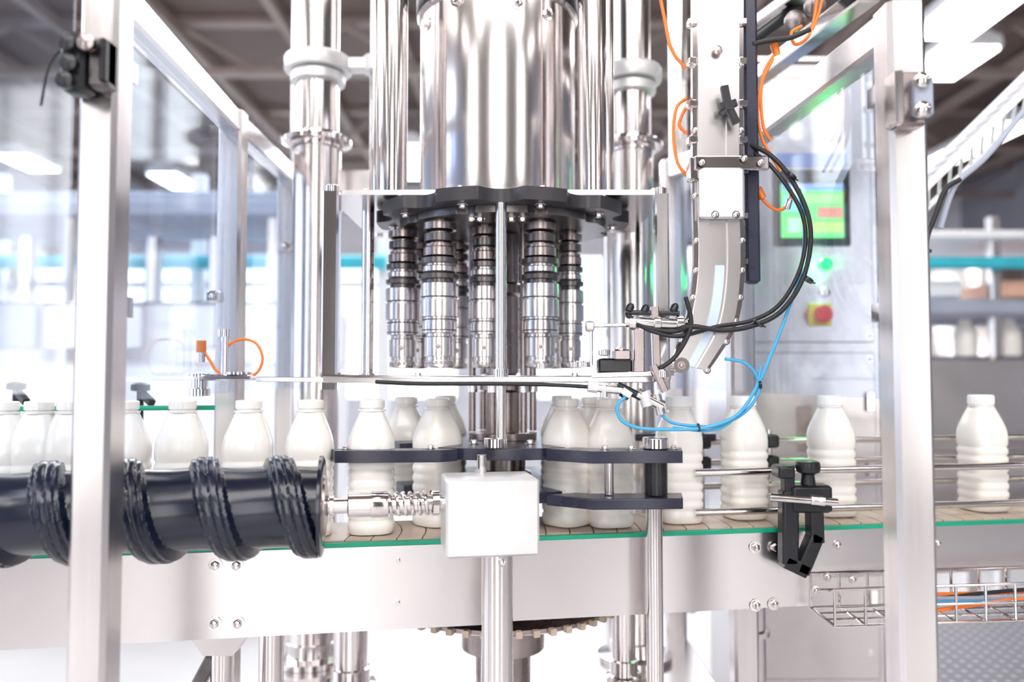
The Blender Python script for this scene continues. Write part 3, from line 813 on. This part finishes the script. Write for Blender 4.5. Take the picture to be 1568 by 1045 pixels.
q=G(1263,405,y-.008); b.lathe([(.016,0),(.018,.002),(.018,.006),(.014,.008)],q,(0,-1,0),steel,24); b.lathe([(.015,0),(.014,.008),(.006,.013)],(q.x,q.y-.008,q.z),(0,-1,0),ledg,20)
ledp=(q.x,q.y-.05,q.z)
q=G(1263,448,y-.008); b.lathe([(.014,0),(.014,.004),(.010,.006)],q,(0,-1,0),steel,24)
cb_(1237,1272,465,500,.008,.014,yellow)
q=G(1255,482,y-.014); b.lathe([(.012,0),(.012,.015),(.022,.018),(.023,.028),(.018,.034),(.006,.036)],q,(0,-1,0),red,32)
for v in (600,700,900): cb_(1322,1334,v,v+30,.008,.018,steel)
cb_(1217,1240,622,692,.008,.010,steeld)
for u in (1150,1332):
    for v in (130,515,550,1000): q=G(u,v,y-.008); b.bolt(q,(0,-1,0),.005,steel)
b.done()
b=B('header_beam')
b.bar(G(1330,-10,.10),G(1120,150,.75),.04,.03,steel); b.bar(G(1260,-30,.05),G(1130,60,.6),.05,.02,steeld)
b.cyl(G(1140,70,.2),G(1290,-40,.2),.012,black)
for u,v in ((1215,35),(1245,12)): q=G(u,v,.05); b.lathe([(.014,0),(.017,.003),(.017,.012),(.010,.015)],q,(0,-1,0),gunm,20)
b.done()
# ------------------------------------------------------------------ right: cable ladder, wire tray
b=B('cable_ladder')
y=.30
A=G(1400,305,y);C=G(1640,70,y)
d=(C-A).normalized(); nn=Vector((-d.z,0,d.x))
wv=nn*-.042
b.bar(A,C,.012,.02,whitep,up=(0,1,0)); b.bar(A+wv+Vector((0,.06,0)),C+wv+Vector((0,.06,0)),.008,.016,whitep,up=(0,1,0)); b.bar(A+Vector((0,.10,0)),C+Vector((0,.10,0)),.012,.02,whitep)
L=(C-A).length; k=int(L/.03)
for i in range(k):
    p=A+d*(i*.03+.01); b.bar(p,p+wv+Vector((0,.06,0)),.006,.006,whitep); b.bar(p,p+Vector((0,.1,0)),.006,.006,whitep)
b.bar(A-d*.02,A-d*.02+Vector((0,0,-.35)),.02,.02,whitep)
b.done()
b=B('power_cable')
b.tube([G(u,v,.16) for u,v in ((1470,275),(1448,290),(1432,330),(1416,385),(1418,500),(1421,700),(1424,900),(1420,1010))],.0045,rubber,10,8)
b.tube([G(u,v,.17) for u,v in ((1568,170),(1510,240),(1470,275),(1455,300),(1440,350))],.005,greyp,10,8)
for v in (385,668,900): q=G(1417,v,.155); b.box(q.x-.008,q.x+.008,q.y-.006,q.y+.006,q.z-.003,q.z+.003,black)
b.done()
b=B('wire_cable_tray')
y0,y1=.03,.13
xa,xb=X(1272,y0),1.6
z1,z0=Z(903,y0),Z(960,y0)
wr=.0024
def wl(p,q): b.cyl(p,q,wr,steel,8)
for z in (z1,(z0+z1)/2,z0):
    wl((xa,y0,z),(xb,y0+.12,z)); wl((xa,y1,z),(xb,y1+.12,z))
for f in (.33,.66): wl((xa,y0+(y1-y0)*f,z0),(xb,y0+(y1-y0)*f+.12,z0))
k=22
for i in range(k+1):
    x=xa+(xb-xa)*i/k; o=.12*i/k
    wl((x,y0+o,z0),(x,y0+o,z1)); wl((x,y1+o,z0),(x,y1+o,z1)); wl((x,y0+o,z0),(x,y1+o,z0))
for j,mm in enumerate((orange,blue,greyp,rubber,orange)):
    b.tube([(xa+.12+t*.25,y0+.02+j*.015+.036*t,z0+.012+.018*abs(math.sin(t*1.7+j))) for t in range(0,5)],.0035,mm,8,8)
b.tube([(xa+.45,y0+.03,z0+.02),(xa+.40,y0-.01,z0-.03),(xa+.42,y0+.0,z0-.12),(xa+.44,y0+.02,z0-.4)],.003,blue,8,8)
b.bar((xa+.12,y0+.07,z0-.004),(xa+.12,y0+.07,.02),.02,.02,steelb)
b.bar((xb-.1,y0+.15,z0-.004),(xb-.1,y0+.15,.02),.03,.03,steelb)
b.done()
def perf():
    m,t,p=nt('perforated_step'); p.inputs['Metallic'].default_value=.7; p.inputs['Roughness'].default_value=.35
    tc=t.nodes.new('ShaderNodeTexCoord'); v=t.nodes.new('ShaderNodeTexVoronoi'); v.inputs['Scale'].default_value=28; v.inputs['Randomness'].default_value=0
    r=t.nodes.new('ShaderNodeValToRGB'); r.color_ramp.elements[0].position=.22; r.color_ramp.elements[1].position=.28
    r.color_ramp.elements[0].color=(.95,.95,.97,1); r.color_ramp.elements[1].color=(.45,.45,.5,1)
    t.links.new(tc.outputs['Object'],v.inputs['Vector']); t.links.new(v.outputs['Distance'],r.inputs[0]); t.links.new(r.outputs[0],p.inputs['Base Color']); return m
b=B('walkway_step'); b.box(1.05,2.4,.55,1.6,.50,.53,perf())
for x in (1.1,2.3):
    for y in (.6,1.55): b.bar((x,y,0.001),(x,y,.5),.04,.04,steelb)
b.done()
# ------------------------------------------------------------------ background machinery
b=B('overhead_pipe_rack')
y=4.2
b.cyl((-6.0,y,Z(402,y)),(X(590,y),y,Z(402,y)),R(11,y),cyan,24)
b.cyl((-6.0,y+.2,Z(430,y)),(X(590,y),y+.2,Z(430,y)),.03,steel,16)
b.cyl((-6.0,y+.1,Z(300,y)),(X(430,y),y+.1,Z(300,y)),.05,greyp,16)
for x in (-5.5,-3.6,-2.2,-.9): b.bar((x,y+.15,0),(x,y+.15,Z(260,y)),.09,.09,whitep)
b.done()
b=B('filling_line_machine')
y=3.0
b.box(-4.6,-1.05,y,y+.9,.15,Z(545,y)-.03,whitep,c=.02)
b.box(-4.6,-1.05,y-.02,y+.9,Z(560,y),Z(462,y),sheet,c=.02)
for u0,u1 in ((-60,60),(75,170),(180,222),(265,335)):
    b.box(X(u0,y),X(u1,y),y-.05,y-.02,Z(535,y),Z(470,y),greyp if u0<0 else whitep,c=.01)
for x in (-4.4,-3.4,-2.4,-1.3): 
    b.bar((x,y+.1,Z(462,y)),(x,y+.1,Z(310,y)),.06,.06,steelb)
b.box(-4.5,-1.2,y+.05,y+.8,Z(330,y),Z(300,y),greyp,c=.02)
for i in range(9):
    x=-4.2+i*.36; b.cyl((x,y+.3,Z(462,y)),(x,y+.3,Z(350,y)),.05,steel,20)
for x in (-4.5,-1.2): b.bar((x,y+.2,0),(x,y+.2,.2),.08,.08,steel)
b.done()
b=B('packing_line_machine')
y=2.6
b.box(1.75,5.2,y,y+.8,.4,Z(545,y),sheet,c=.02)
b.box(1.75,5.2,y-.02,y+.85,Z(485,y),Z(458,y),greyp,c=.02)
for i in range(7):
    x=1.85+i*.5; b.bar((x,y+.05,0),(x,y+.05,Z(330,y)),.05,.05,steelb)
    b.box(x+.08,x+.38,y+.1,y+.5,Z(455,y),Z(425,y),[whitep,peach,bluep,whitep][i%4],c=.015)
b.box(1.75,5.2,y+.0,y+.6,Z(366,y),Z(352,y),whitep,c=.01)
b.cyl((1.75,y-.05,Z(405,y)),(5.2,y-.05,Z(405,y)),.03,cyan,16)
for i in range(14):
    x=1.85+i*.22; b.lathe([(.05,0),(.055,.02),(.055,.12),(.03,.17),(.03,.2)],(x,y+.2,Z(545,y)),m=milk,n=16)
b.bar((1.8,y-.3,Z(690,y)),(5.2,y-.3,Z(690,y)),.10,.06,steelb)
b.bar((1.8,y-.3,Z(780,y)),(5.2,y-.3,Z(780,y)),.10,.10,steelb)
for x in (2.0,3.2,4.6): b.bar((x,y-.3,0),(x,y-.3,Z(690,y)),.06,.06,steelb)
b.done()
for x,y,r in ((-5.3,7.5,.7),(2.0,7.0,.6),(4.9,7.2,.8)):
    b=B('storage_tank')
    b.lathe([(r*.3,.3),(r,.6),(r,2.4),(r*.9,2.55),(r*.3,2.7)],(x,y,0),m=steelb,n=40)
    for a in (0.5,2.6,4.7): b.cyl((x+r*.8*math.cos(a),y+r*.8*math.sin(a),0),(x+r*.8*math.cos(a),y+r*.8*math.sin(a),.62),.05,steel,12)
    b.done()
# ------------------------------------------------------------------ lights
def area(name,loc,rot,sx,sy,p,col=(1,1,1)):
    L=bpy.data.lights.new(name,'AREA'); L.shape='RECTANGLE'; L.size=sx; L.size_y=sy; L.energy=p; L.color=col
    o=bpy.data.objects.new(name,L); bpy.context.collection.objects.link(o); o.location=loc; o.rotation_euler=rot
area('hall_light_front',(0,-3.0,4.0),(math.radians(38),0,0),4,1.5,85,(1,.99,.98))
area('hall_light_back',(-1,5.5,3.8),(math.radians(-15),0,0),6,3,230,(.90,.95,1))
area('hall_light_left',(-4.0,1.5,3.8),(0,math.radians(-35),0),2,4,70,(.93,.97,1))
area('hall_light_machine',(0,1.0,3.9),(0,0,0),2.5,1.5,35,(1,.98,.96))
L=bpy.data.lights.new('indicator_glow','POINT'); L.energy=.8; L.color=(.02,1,.2); L.shadow_soft_size=.02
o=bpy.data.objects.new('indicator_glow',L); bpy.context.collection.objects.link(o); o.location=ledp
w=bpy.data.worlds.new('World'); bpy.context.scene.world=w; w.use_nodes=True
w.node_tree.nodes['Background'].inputs[0].default_value=(.9,.94,1,1); w.node_tree.nodes['Background'].inputs[1].default_value=.6
# ------------------------------------------------------------------ camera
cd=bpy.data.cameras.new('camera'); cd.sensor_width=36; cd.lens=F/1568*36; cd.clip_start=.02
cd.dof.use_dof=True; cd.dof.focus_distance=1.16; cd.dof.aperture_fstop=2.0
c=bpy.data.objects.new('camera',cd); bpy.context.collection.objects.link(c)
c.location=(0,CAMY,CAMZ); c.rotation_euler=(math.radians(90)+TH,0,0)
sc_=bpy.context.scene; sc_.camera=c
sc_.view_settings.view_transform='Standard'; sc_.view_settings.look='None'; sc_.view_settings.exposure=0.42
